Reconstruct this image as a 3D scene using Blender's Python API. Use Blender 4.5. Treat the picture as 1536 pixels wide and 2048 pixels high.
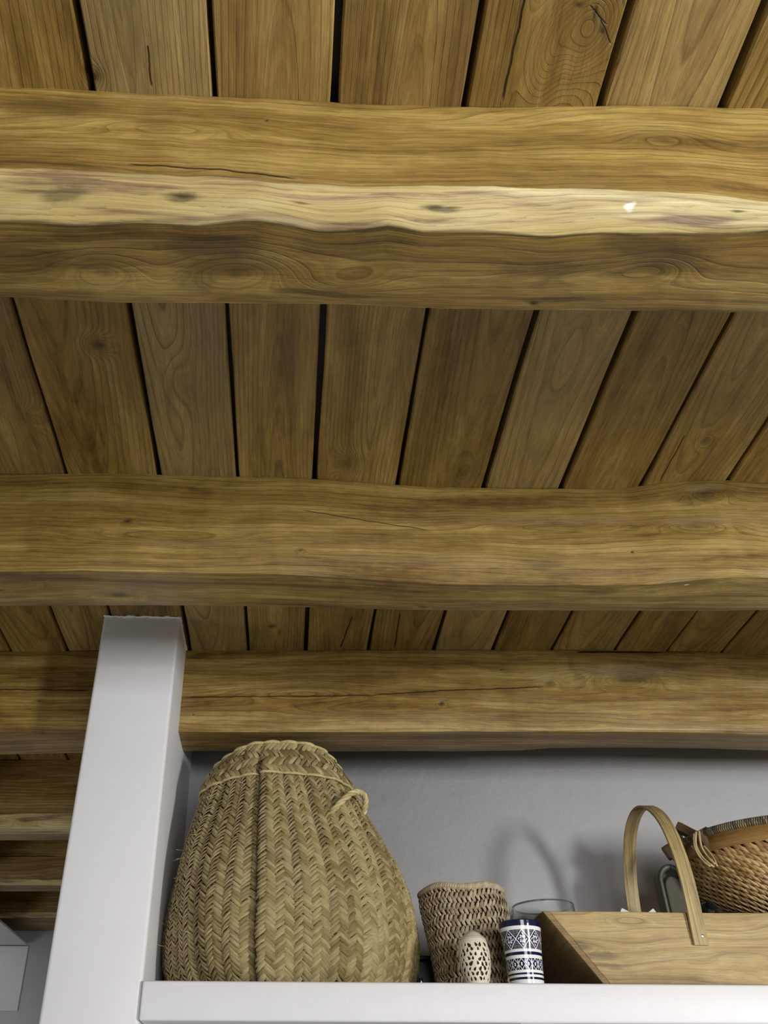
import bpy, bmesh, math, random
import numpy as np
from mathutils import Vector, Matrix, noise as mnoise

for o in list(bpy.data.objects): bpy.data.objects.remove(o)
SC = bpy.context.scene
COL = SC.collection
R = random.Random(7)

# ------------------------------------------------------------------ camera
CZ = 1.6                      # eye height above the floor
F = 1736.0; PX, PY = 610.0, 1024.0
def _n(a): return a / np.linalg.norm(a)
_Z = _n(np.array([8, -2334, F])); _Y = np.array([-52, 1292, F]); _Y = _n(_Y - _Z * (_Y @ _Z)); _X = np.cross(_Y, _Z)
cam = bpy.data.cameras.new('camera'); cam_o = bpy.data.objects.new('camera', cam); COL.objects.link(cam_o)
right = Vector((_X[0], _Y[0], _Z[0])); up = -Vector((_X[1], _Y[1], _Z[1])); back = -Vector((_X[2], _Y[2], _Z[2]))
m = Matrix((right, up, back)).transposed().to_4x4(); m.translation = (0, 0, CZ)
cam_o.matrix_world = m
cam.sensor_fit = 'VERTICAL'; cam.sensor_height = 36; cam.sensor_width = 27
cam.lens = F / 2048 * 36; cam.shift_x = (768 - PX) / 2048; cam.clip_start = 0.02
SC.camera = cam_o

# ------------------------------------------------------------------ world, lamps, exposure
W = bpy.data.worlds.new('world'); SC.world = W; W.use_nodes = True
W.node_tree.nodes['Background'].inputs[0].default_value = (1.0, 0.985, 0.96, 1)
W.node_tree.nodes['Background'].inputs[1].default_value = 0.27
def area(name, loc, target, sx, sy, power, colr):
    l = bpy.data.lights.new(name, 'AREA'); l.shape = 'RECTANGLE'; l.size = sx; l.size_y = sy; l.energy = power; l.color = colr
    o = bpy.data.objects.new(name, l); COL.objects.link(o); o.location = loc
    o.rotation_euler = (Vector(target) - Vector(loc)).to_track_quat('-Z', 'Y').to_euler(); return o
area('window_light', (2.1, -0.9, CZ + 0.12), (0.2, 1.7, CZ + 0.6), 0.26, 0.42, 60, (1.0, 0.985, 0.965))
area('room_light', (0.6, -1.8, CZ + 0.36), (0.1, 1.7, CZ + 0.5), 1.1, 0.6, 34, (0.985, 0.985, 1.0))
area('side_room_light', (-2.4, 1.2, CZ - 0.6), (-1.1, 3.95, CZ + 0.4), 0.7, 0.7, 13, (0.99, 1.0, 0.99))
area('floor_bounce_fill', (1.1, -0.2, CZ - 1.0), (0.6, 0.7, CZ + 0.9), 0.9, 0.9, 5, (1.0, 0.985, 0.95))  # added soft lamp that stands in for light bouncing off the floor
SC.view_settings.view_transform = 'Standard'; SC.view_settings.look = 'None'
SC.view_settings.gamma = 1; SC.view_settings.use_curve_mapping = False
SC.view_settings.exposure = 0.0

# ------------------------------------------------------------------ photo ray helpers (only used to read real positions)
def ray(x, y):
    d = np.array([(x - PX) / F, (y - PY) / F, 1.0]); return np.array([d @ _X, d @ _Y, d @ _Z])
def az(x, y, z): d = ray(x, y); return d * (z / d[2])       # point at height z above the eye
def ay(x, y, Y): d = ray(x, y); return d * (Y / d[1])
H = 0.95; ZB = 0.75                                           # ceiling and beam underside above the eye
YS = 1.66; ZS = 0.2405; ZSB = 0.181                           # shelf front, top, bottom

# ------------------------------------------------------------------ object helpers
def props(o, label=None, cat=None, group=None, kind=None):
    if label: o['label'] = label
    if cat: o['category'] = cat
    if group: o['group'] = group
    if kind: o['kind'] = kind
    return o
def empty(name, loc, label, cat, group=None):
    o = bpy.data.objects.new(name, None); COL.objects.link(o); o.location = (loc[0], loc[1], loc[2] + CZ); o.empty_display_size = .05
    return props(o, label, cat, group)
def mesh_obj(name, verts, faces, mat, parent=None, smooth=True, uvs=None, attrs=None, sharp=0):
    """verts are eye-relative world coordinates; stored relative to the parent"""
    v = np.asarray(verts, dtype=float).reshape(-1, 3).copy(); v[:, 2] += CZ
    if parent is not None: v -= np.array(parent.location)[None, :]
    me = bpy.data.meshes.new(name)
    me.from_pydata(v.tolist(), [], [tuple(f) for f in faces]); me.update()
    if smooth: me.polygons.foreach_set('use_smooth', [True] * len(me.polygons))
    if sharp: me.set_sharp_from_angle(angle=math.radians(sharp))
    if uvs is not None:
        lay = me.uv_layers.new(name='UVMap'); uv = np.asarray(uvs, dtype=np.float32)
        li = np.empty(len(me.loops), dtype=np.int32); me.loops.foreach_get('vertex_index', li)
        lay.data.foreach_set('uv', uv[li].ravel())
    if attrs:
        for k, a in attrs.items():
            a = np.asarray(a, dtype=np.float32)
            if a.ndim == 2: at = me.attributes.new(k, 'FLOAT_VECTOR', 'POINT'); at.data.foreach_set('vector', a.ravel())
            else: at = me.attributes.new(k, 'FLOAT', 'POINT'); at.data.foreach_set('value', a)
    if mat: me.materials.append(mat)
    o = bpy.data.objects.new(name, me); COL.objects.link(o)
    if parent is not None: o.parent = parent
    return o
def origin_to(o, p):
    """move a top-level mesh's origin to p (eye-relative) without moving the mesh"""
    p = Vector((p[0], p[1], p[2] + CZ)); o.data.transform(Matrix.Translation(-p)); o.location = p; return o
def box(x0, x1, y0, y1, z0, z1, bev=0.0, seg=2):
    bm = bmesh.new(); bmesh.ops.create_cube(bm, size=1)
    for v in bm.verts: v.co = Vector(((x0 + x1) / 2 + v.co.x * (x1 - x0), (y0 + y1) / 2 + v.co.y * (y1 - y0), (z0 + z1) / 2 + v.co.z * (z1 - z0)))
    if bev: bmesh.ops.bevel(bm, geom=bm.edges[:], offset=bev, segments=seg, affect='EDGES', profile=.5)
    V = [tuple(v.co) for v in bm.verts]; bm.verts.index_update(); Fs = [[v.index for v in f.verts] for f in bm.faces]; bm.free(); return V, Fs
def join(parts):
    V, Fs = [], []
    for v, f in parts:
        k = len(V); V += [tuple(q) for q in v]; Fs += [[i + k for i in g] for g in f]
    return V, Fs
def prism(poly, axis, a0, a1):
    """poly: 2D list; axis 'y': poly in (x,z) extruded in y; 'x': poly in (y,z)"""
    def P(p, a): return (p[0], a, p[1]) if axis == 'y' else ((a, p[0], p[1]) if axis == 'x' else (p[0], p[1], a))
    n = len(poly); V = [P(p, a0) for p in poly] + [P(p, a1) for p in poly]
    Fs = [list(range(n)), list(range(2 * n - 1, n - 1, -1))] + [[i, i + n, (i + 1) % n + n, (i + 1) % n] for i in range(n)]
    return V, Fs
def fix(o):
    bm = bmesh.new(); bm.from_mesh(o.data); bmesh.ops.recalc_face_normals(bm, faces=bm.faces[:]); bm.to_mesh(o.data); bm.free(); return o
def grid_faces(n, mm, wrap=False):
    Fs = []
    for i in range(n - 1):
        for j in range(mm if wrap else mm - 1):
            a = i * mm + j; b = i * mm + (j + 1) % mm; Fs.append((a, b, b + mm, a + mm))
    return Fs
def lathe(prof, cx, cy, seg=64, cap0=False):
    V = []; 
    for r, z in prof:
        for k in range(seg):
            t = 2 * math.pi * k / seg; V.append((cx + r * math.cos(t), cy + r * math.sin(t), z))
    Fs = grid_faces(len(prof), seg, True)
    if cap0: Fs.append(tuple(range(seg))[::-1])
    return V, Fs
def tube(path, r, seg=8, twist=0.0, lobes=0, closed=False):
    P = [Vector(p) for p in path]; V = []; n = len(P); N = None
    for i in range(n):
        T = (P[min(i + 1, n - 1)] - P[max(i - 1, 0)]).normalized()
        if N is None: N = T.orthogonal().normalized()
        else: N = (N - T * N.dot(T)).normalized()
        B = T.cross(N)
        rr = r[i] if hasattr(r, '__len__') else r
        for k in range(seg):
            a = 2 * math.pi * k / seg
            q = rr * (1 + (0.22 * math.cos(lobes * (a) + twist * i) if lobes else 0))
            V.append(tuple(P[i] + N * (q * math.cos(a)) + B * (q * math.sin(a))))
    Fs = grid_faces(n, seg, True) + [tuple(range(seg))[::-1], tuple(range((n - 1) * seg, n * seg))]
    return V, Fs

# ------------------------------------------------------------------ node helpers
class S:
    def __init__(s, nt, k): s.nt = nt; s.k = k
    def _m(s, op, *a): return mth(s.nt, op, s, *a)
    def __add__(s, o): return s._m('ADD', o)
    __radd__ = __add__
    def __sub__(s, o): return s._m('SUBTRACT', o)
    def __rsub__(s, o): return mth(s.nt, 'SUBTRACT', o, s)
    def __mul__(s, o): return s._m('MULTIPLY', o)
    __rmul__ = __mul__
    def __truediv__(s, o): return s._m('DIVIDE', o)
def put(nt, inp, x):
    if isinstance(x, S): nt.links.new(x.k, inp)
    else: inp.default_value = x
def mth(nt, op, *a, clamp=False):
    n = nt.nodes.new('ShaderNodeMath'); n.operation = op; n.use_clamp = clamp
    for i, x in enumerate(a): put(nt, n.inputs[i], x)
    return S(nt, n.outputs[0])
def comb(nt, x, y, z=0.0):
    n = nt.nodes.new('ShaderNodeCombineXYZ')
    for i, q in enumerate((x, y, z)): put(nt, n.inputs[i], q)
    return S(nt, n.outputs[0])
def sep(nt, v):
    n = nt.nodes.new('ShaderNodeSeparateXYZ'); put(nt, n.inputs[0], v); return [S(nt, o) for o in n.outputs]
def nz(nt, vec, scale=1.0, detail=2.0, rough=.5, dist=0.0):
    n = nt.nodes.new('ShaderNodeTexNoise'); put(nt, n.inputs['Vector'], vec); n.inputs['Scale'].default_value = scale
    n.inputs['Detail'].default_value = detail; n.inputs['Roughness'].default_value = rough; n.inputs['Distortion'].default_value = dist
    return S(nt, n.outputs['Fac'])
def ss(nt, x, a, b, c=0.0, d=1.0):
    n = nt.nodes.new('ShaderNodeMapRange'); n.interpolation_type = 'SMOOTHSTEP'; put(nt, n.inputs[0], x)
    for i, q in enumerate((a, b, c, d)): n.inputs[i + 1].default_value = q
    return S(nt, n.outputs[0])
def mix(nt, f, a, b, mode='MIX'):
    n = nt.nodes.new('ShaderNodeMix'); n.data_type = 'RGBA'; n.blend_type = mode
    put(nt, n.inputs[0], f)
    for i, q in ((6, a), (7, b)):
        put(nt, n.inputs[i], q if isinstance(q, S) else (*q, 1) if len(q) == 3 else q)
    return S(nt, n.outputs[2])
def scale_col(nt, c, f):
    n = nt.nodes.new('ShaderNodeVectorMath'); n.operation = 'SCALE'; put(nt, n.inputs[0], c); put(nt, n.inputs['Scale'], f); return S(nt, n.outputs[0])
def newmat(name):
    mt = bpy.data.materials.new(name); mt.use_nodes = True; nt = mt.node_tree; b = nt.nodes['Principled BSDF']; return mt, nt, b
def bump(nt, b, h, dist=.001, strength=1.0):
    n = nt.nodes.new('ShaderNodeBump'); put(nt, n.inputs['Height'], h); n.inputs['Distance'].default_value = dist; n.inputs['Strength'].default_value = strength
    nt.links.new(n.outputs[0], b.inputs['Normal'])
def uvxy(nt):
    n = nt.nodes.new('ShaderNodeUVMap'); n.uv_map = 'UVMap'; r = sep(nt, S(nt, n.outputs[0])); return r[0], r[1]
def attr(nt, name, out='Vector'):
    n = nt.nodes.new('ShaderNodeAttribute'); n.attribute_name = name; return S(nt, n.outputs[out])

def wood(name, seed=0.0, lam=.009, warp=.03, knots=(), cracks=(), stain_shade=(), wane=None, plank=False,
         dark=(.115, .062, .013), mid=(.245, .151, .034), light=(.39, .270, .080), line_amp=.72, rough=.42, usc=1.0, lam2=0, split=0.0):
    mt, nt, b = newmat(name); u, v = uvxy(nt)
    if plank:
        v0, c, s_ = sep(nt, attr(nt, 'pith')); sd, tint, gr = sep(nt, attr(nt, 'tone'))
    else: sd = S(nt, comb(nt, seed, 0, 0).k); sd = sep(nt, sd)[0]
    # slow waviness of the grain
    n1 = nz(nt, comb(nt, u * (1.6 * usc), v * 7.0, sd), 1, 2.0, .5) - .5
    n2 = nz(nt, comb(nt, u * (7.0 * usc), v * 28.0, sd + 3.0), 1, 2.0, .5) - .5
    uw = u + n2 * .02; vw = v + n1 * .012 + n2 * .004
    if plank:
        dv = vw - v0; w = c + s_ * u
        h = mth(nt, 'SQRT', dv * dv + w * w) + n1 * warp + n2 * (warp * .25)
    else:
        h = v + n1 * warp * 2.2 + n2 * (warp * .35)
    kd = None; halo = None
    for (ku, kv, a, bb, K, dk) in knots:
        du = (uw - ku) / a; dw = (vw - kv) / bb; r2 = du * du + dw * dw
        g = mth(nt, 'EXPONENT', r2 * -1.0); h = h + g * K
        if dk:
            core = mth(nt, 'EXPONENT', r2 * -4.5) * dk; kd = core if kd is None else mth(nt, 'MAXIMUM', kd, core)
        gg = g * (.5 if dk else .28); halo = gg if halo is None else halo + gg
    if lam2: hs = h * ss(nt, v, split - .0005, split + .0005, 1.0 / lam, 1.0 / lam2)
    else: hs = h * (1.0 / lam)
    t = mth(nt, 'FRACT', hs)
    line = mth(nt, 'POWER', t, 4.0) * ss(nt, t, .93, 1.0, 1.0, 0.0)
    t2 = mth(nt, 'FRACT', hs * 3.2); line2 = t2 * t2
    am = ss(nt, nz(nt, comb(nt, u * 2.2, v * 14.0, sd + 9.0), 1, 2), .32, .66, .42, 1.0)
    fib = nz(nt, comb(nt, u * 26.0, v * 420.0, sd), 1, 3, .65)
    pores = ss(nt, nz(nt, comb(nt, u * 28.0, v * 900.0, sd + 5), 1, 2, .6), .58, .74)
    blo = nz(nt, comb(nt, u * 2.0, v * 24.0 + n1 * 1.5, sd + 20.0), 1, 6, .68)
    cross = nz(nt, comb(nt, u * 22.0, v * 5.0, sd + 40.0), 1, 2, .5)           # light sawing marks across
    fac = ss(nt, blo + (cross - .5) * .12, .24, .76)
    rgh = nz(nt, comb(nt, u * 34.0, v * 60.0, sd + 80.0), 1, 4, .7)
    fac = fac + (rgh - .5) * .5
    col = mix(nt, ss(nt, fac, 0.0, .5), dark, mid); col = mix(nt, ss(nt, fac, .42, 1.0), col, light)
    la = line * am * line_amp + line2 * .15
    stk = nz(nt, comb(nt, u * 6.0, h * 110.0, sd + 60.0), 1, 4, .65)
    shade = (1.0 - la) * (fib * .9 + .55) * (1.0 - pores * .22) * (stk * .8 + .61)
    if halo is not None: shade = shade * (1.0 - ss(nt, halo, .05, .9, 0.0, .28))
    if plank:
        shade = shade * tint
        col = mix(nt, gr, col, (.30, .235, .115))
    height = fib * .5 - la * 1.6 + rgh * .5
    if wane:
        v1, v2 = wane
        e1 = nz(nt, comb(nt, u * 9.0, v * 6.0, 77.0), 1, 3, .6) - .5
        vm = v + e1 * .008
        mask = ss(nt, vm, v1 - .0012, v1 + .0012) * ss(nt, vm, v2 - .002, v2 + .002, 1.0, 0.0)
        st = nz(nt, comb(nt, u * 4.5, v * 55.0, 5.0), 1, 4, .62, .6)
        wc = mix(nt, ss(nt, st, .36, .52), (.22, .14, .07), (.45, .345, .13))
        wc = mix(nt, ss(nt, nz(nt, comb(nt, u * 2.5, v * 20.0, 15.0), 1, 3, .6), .46, .62), wc, (.62, .53, .27))
        eye = ss(nt, nz(nt, comb(nt, u * 6.0, v * 38.0, 31.0), 1, 1, .4), .70, .77)
        wc = mix(nt, eye * .75, wc, (.15, .085, .06))
        wl = mth(nt, 'POWER', mth(nt, 'FRACT', (h + st * .02) / .006), 4.0)
        wc = scale_col(nt, wc, 1.0 - wl * .3)
        col = mix(nt, mask, scale_col(nt, col, shade), wc); height = height + mask * (st * 3.0)
        edge = ss(nt, mth(nt, 'ABSOLUTE', vm - v2), 0.0, .004, 1.0, 0.0)
        col = scale_col(nt, col, 1.0 - edge * .35)
    else: col = scale_col(nt, col, shade)
    for (su, sv, a, bb, k) in stain_shade:
        du = (u + n2 * .06 - su) / a; dw = (v + n2 * .03 - sv) / bb; g = mth(nt, 'EXPONENT', (du * du + dw * dw) * -1.0)
        rag = ss(nt, g + (nz(nt, comb(nt, u * 60.0, v * 60.0, 3.0), 1, 3, .7) - .5) * .6, .25, .8)
        if k > 0: col = scale_col(nt, col, 1.0 - rag * k)
        else: col = mix(nt, rag * (-k), col, (.78, .76, .66))
    if kd is not None: col = mix(nt, kd, col, (.045, .022, .008)); height = height - kd * 2.0
    for (u0, v0_, u1, v1_, wd) in cracks:
        L = (u1 - u0); tt = (u - u0) / L; vc = v0_ + (v1_ - v0_) * tt if False else tt * (v1_ - v0_) + v0_
        jig = (nz(nt, comb(nt, u * 30.0, 1.0, 2.0), 1, 3, .6) - .5) * .006
        d = mth(nt, 'ABSOLUTE', v - vc + jig)
        ends = ss(nt, tt, 0.0, .06) * ss(nt, tt, .9, 1.0, 1.0, 0.0)
        cm = ss(nt, d, wd * .4, wd, 1.0, 0.0) * ends
        col = mix(nt, cm * .9, col, (.02, .010, .004)); height = height - cm * 4.0
    put(nt, b.inputs['Base Color'], col)
    put(nt, b.inputs['Roughness'], fib * .2 + rough - .08)
    b.inputs['Specular IOR Level'].default_value = .35
    bump(nt, b, height, .0009, .8)
    return mt

def plaster(name, colr, rough=.45, blot=.05):
    mt, nt, b = newmat(name)
    tc = nt.nodes.new('ShaderNodeTexCoord'); p = S(nt, tc.outputs['Object'])
    n = nz(nt, p, 5, 4, .6); k = n * blot * 2 + (1 - blot)
    put(nt, b.inputs['Base Color'], scale_col(nt, mix(nt, 0.0, colr, colr), k)); b.inputs['Roughness'].default_value = rough
    bump(nt, b, nz(nt, p, 9, 5, .6) + nz(nt, p, 60, 2, .5) * .15, .004, .35)
    return mt
def simple(name, colr, rough=.5, metal=0.0, nscale=0, namp=.2, coat=0.0):
    mt, nt, b = newmat(name)
    if nscale:
        tc = nt.nodes.new('ShaderNodeTexCoord'); n = nz(nt, S(nt, tc.outputs['Object']), nscale, 4, .6)
        put(nt, b.inputs['Base Color'], scale_col(nt, mix(nt, 0.0, colr, colr), n * (namp * 2) + (1 - namp)))
        bump(nt, b, n, .001, .4)
    else: b.inputs['Base Color'].default_value = (*colr, 1)
    b.inputs['Roughness'].default_value = rough; b.inputs['Metallic'].default_value = metal; b.inputs['Coat Weight'].default_value = coat
    return mt
def fibre(name, c1, c2, dark, rough=.5, lines=26, spec=.4):
    """straw: UV u along a sliver, v across; 'rnd' per sliver"""
    mt, nt, b = newmat(name); u, v = uvxy(nt); r = attr(nt, 'rnd', 'Fac')
    st = nz(nt, comb(nt, u * 1.5, v * lines, r * 40.0), 1, 2, .6)
    col = mix(nt, ss(nt, r + (st - .5) * .8, .1, .95), c1, c2)
    col = mix(nt, ss(nt, st, .30, .46, .75, 0.0), col, dark)
    put(nt, b.inputs['Base Color'], col); b.inputs['Roughness'].default_value = rough; b.inputs['Specular IOR Level'].default_value = spec
    bump(nt, b, st, .0012, .8)
    return mt

M_white = plaster('white_plaster', (.73, .73, .74))
M_wall = plaster('grey_white_wall', (.76, .76, .775), .5)
M_floor = simple('stone_floor', (.26, .24, .22), .5, nscale=6)
M_under = simple('dark_membrane', (.055, .06, .068), .5, nscale=30)
M_metal = simple('steel', (.55, .54, .52), .25, 1.0)

# ------------------------------------------------------------------ setting: walls, shelf
pw = ay(387, 1560, 2.1); XW0, XW1 = -.4025, -.2365             # partition faces
YN = 2.125                                                    # back wall of the niche
floor = props(mesh_obj('floor', *box(-3.4, 3.6, -2.2, 4.4, -CZ - .1, -CZ), M_floor, smooth=False), kind='structure')
def wavy_box_wall(name, x0, x1, y0, y1, z0, z1, mat, bev=.006):
    o = mesh_obj(name, *box(x0, x1, y0, y1, z0, z1, bev, 3), mat); return props(o, kind='structure')
wall_left = wavy_box_wall('wall_left', XW0, XW1, 1.668, 2.26, -CZ, H + .002, M_white, .007)
wall_back = wavy_box_wall('wall_back', XW1 - .01, 3.4, YN, YN + .12, -CZ, H + .002, M_wall, 0)
wall_far = wavy_box_wall('wall_far', -3.2, XW1 + .9, 3.96, 4.1, -CZ, H + .002, M_white, 0)
# ragged plaster lip where the partition meets the ceiling
lip = []
for k in range(60):
    t = k / 59; x, y = (XW0 + t * 2 * (XW1 - XW0), 1.667) if t < .5 else (XW1 + .001, 1.667 + (t - .5) * 2 * .15)
    r = .0014 + .0022 * R.random(); lip.append((x, y, H - .001 - .003 * R.random(), r))
o = mesh_obj('trim_1', *tube([l[:3] for l in lip], [l[3] for l in lip], 6), M_white); props(o, kind='structure')

XD0, XD1 = ay(1040, 2047, YS)[0], ay(1112, 2047, YS)[0]
shelf = empty('wall_shelf', (.4, YS, ZSB), 'thick white built-in shelf that carries the baskets and the wooden trug', 'shelf')
mesh_obj('shelf_board', *box(XW1 + .0005, 2.6, YS, YN - .001, ZSB, ZS, .004, 3), M_white, shelf)
mesh_obj('support', *box(XD0, XD1, YS + .004, YN - .002, -CZ + .001, ZSB, .003, 2), M_white, shelf)

# far left room: soffit box with fascia
p1 = ay(57, 1892, 3.95); XE = p1[0]; ZE = p1[2]
zlow = ay(52, 2022, 3.95)[2]
soff = empty('bulkhead', (XE - .6, 3.3, zlow), 'white boxed bulkhead under the far beams left of the white pillar', 'bulkhead')
mesh_obj('soffit', *box(-3.0, XE, 2.2, 3.93, ZE, ZE + .009, .002, 2), M_white, soff)
mesh_obj('fascia', *box(-3.0, XE, 3.952, 3.9595, zlow, ZE + .001, .002, 2), M_white, soff)

# ------------------------------------------------------------------ ceiling planks
ceiling = mesh_obj('ceiling', *box(-2.6, 2.8, -1.0, 4.2, H + .034, H + .05), M_under, smooth=False)
props(ceiling, kind='structure')
gaps = [(-.515, .006), (-.389, .006), (-.228, .008), (-.0915, .0055), (.0425, .0095), (.189, .0065), (.342, .0085), (.479, .008), (.616, .007), (.764, .007), (.886, .006), (1.016, .006)]
rr = random.Random(3)
x = gaps[0][0]; left = []
while x > -2.4: x -= rr.uniform(.125, .16); left.append((x, .006))
x = gaps[-1][0]; rgt = []
while x < 2.6: x += rr.uniform(.125, .16); rgt.append((x, .006))
gaps = left[::-1] + gaps + rgt
def PK(px, py, a, b, K, dk):
    p = az(px, py, H); return (p[1], p[0], a, b, K, dk)
plank_knots = [PK(200, 690, .018, .022, .034, .75), PK(1180, 50, .055, .030, .085, .0), PK(1100, 110, .06, .022, .05, 0), PK(1192, 20, .012, .004, 0, .9), PK(1206, 62, .008, .006, 0, .8), PK(1160, 8, .006, .008, 0, .7), PK(690, 930, .03, .022, .036, .35),
               PK(815, 700, .08, .02, .018, .0), PK(545, 1254, .012, .014, .02, .9), PK(355, 760, .06, .02, .014, .0), PK(1150, 700, .10, .02, .012, 0.0),
               PK(930, 940, .03, .016, -.02, .2), PK(60, 840, .03, .02, .03, .0), PK(180, 150, .012, .012, .02, .8), PK(1410, 880, .02, .012, .02, .5)]
def CK(p0, p1, w):
    a, b = az(*p0, H), az(*p1, H)
    return (a[1], a[0], b[1], b[0], w) if a[1] < b[1] else (b[1], b[0], a[1], a[0], w)
plank_cracks = [CK((1370, 870), (1318, 965), .0013), CK((800, 1225), (789, 1298), .0018), CK((705, 1232), (680, 1298), .0022), CK((1050, -10), (1003, 207), .0016), CK((1180, 10), (1212, 50), .0016), CK((1196, 30), (1222, 90), .0012),
                CK((295, 90), (303, 175), .0012)]
M_plank = wood('plank_wood', lam=.0062, warp=.012, plank=True, knots=plank_knots, cracks=plank_cracks, line_amp=.5,
               dark=(.17, .097, .022), mid=(.285, .178, .043), light=(.40, .275, .085))
greys = {2: .5, 4: .12, 6: .3, 8: .1}
for i in range(len(gaps) - 1):
    g0, w0 = gaps[i]; g1, w1 = gaps[i + 1]
    x0, x1 = g0 + w0 / 2, g1 - w1 / 2; zof = rr.uniform(-.0015, .0015); ys = np.linspace(-.8, 4.15, 90)
    V, UV = [], []
    wob = rr.uniform(0, 50)
    for y in ys:
        e0 = .0016 * mnoise.noise((y * 5, wob, 0)) + .0006 * mnoise.noise((y * 40, wob, 1)); e1 = .0016 * mnoise.noise((y * 5, wob, 9)) + .0006 * mnoise.noise((y * 40, wob, 8))
        for (xx, zz) in ((x0 + e0, H + .028), (x0 + e0, H + .003), (x0 + e0 + .002, H), (x1 + e1 - .002, H), (x1 + e1, H + .003), (x1 + e1, H + .028)):
            V.append((xx, y, zz + zof + (.0012 * mnoise.noise((y * 3, xx * 10, wob)) if zz < H + .02 else 0))); UV.append((y, xx + (zz - H) * .5))
    Fs = grid_faces(len(ys), 6) + [(k * 6 + 5, k * 6, k * 6 + 6, k * 6 + 11) for k in range(len(ys) - 1)]
    idx = i - len(left)
    xm = (x0 + x1) / 2
    pith = (xm + rr.uniform(-.03, .03), rr.uniform(-.05, .03), rr.choice((-1, 1)) * rr.uniform(.025, .06))
    tone = (rr.uniform(0, 90), rr.uniform(.84, 1.12), greys.get(idx, rr.choice((0, 0, 0, .15))))
    if idx == 3: pith = (-.018, .0675, -.045)
    if idx == 7: pith = (.55, .085, -.06)
    if idx == 4: tone = (tone[0], 1.0, .1)
    if idx == 6: tone = (tone[0], 1.15, .35)
    pl = mesh_obj('plank', V, Fs, M_plank, ceiling, smooth=False, uvs=UV, attrs={'pith': [pith] * len(V), 'tone': [tone] * len(V)})
    fix(pl)

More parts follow.
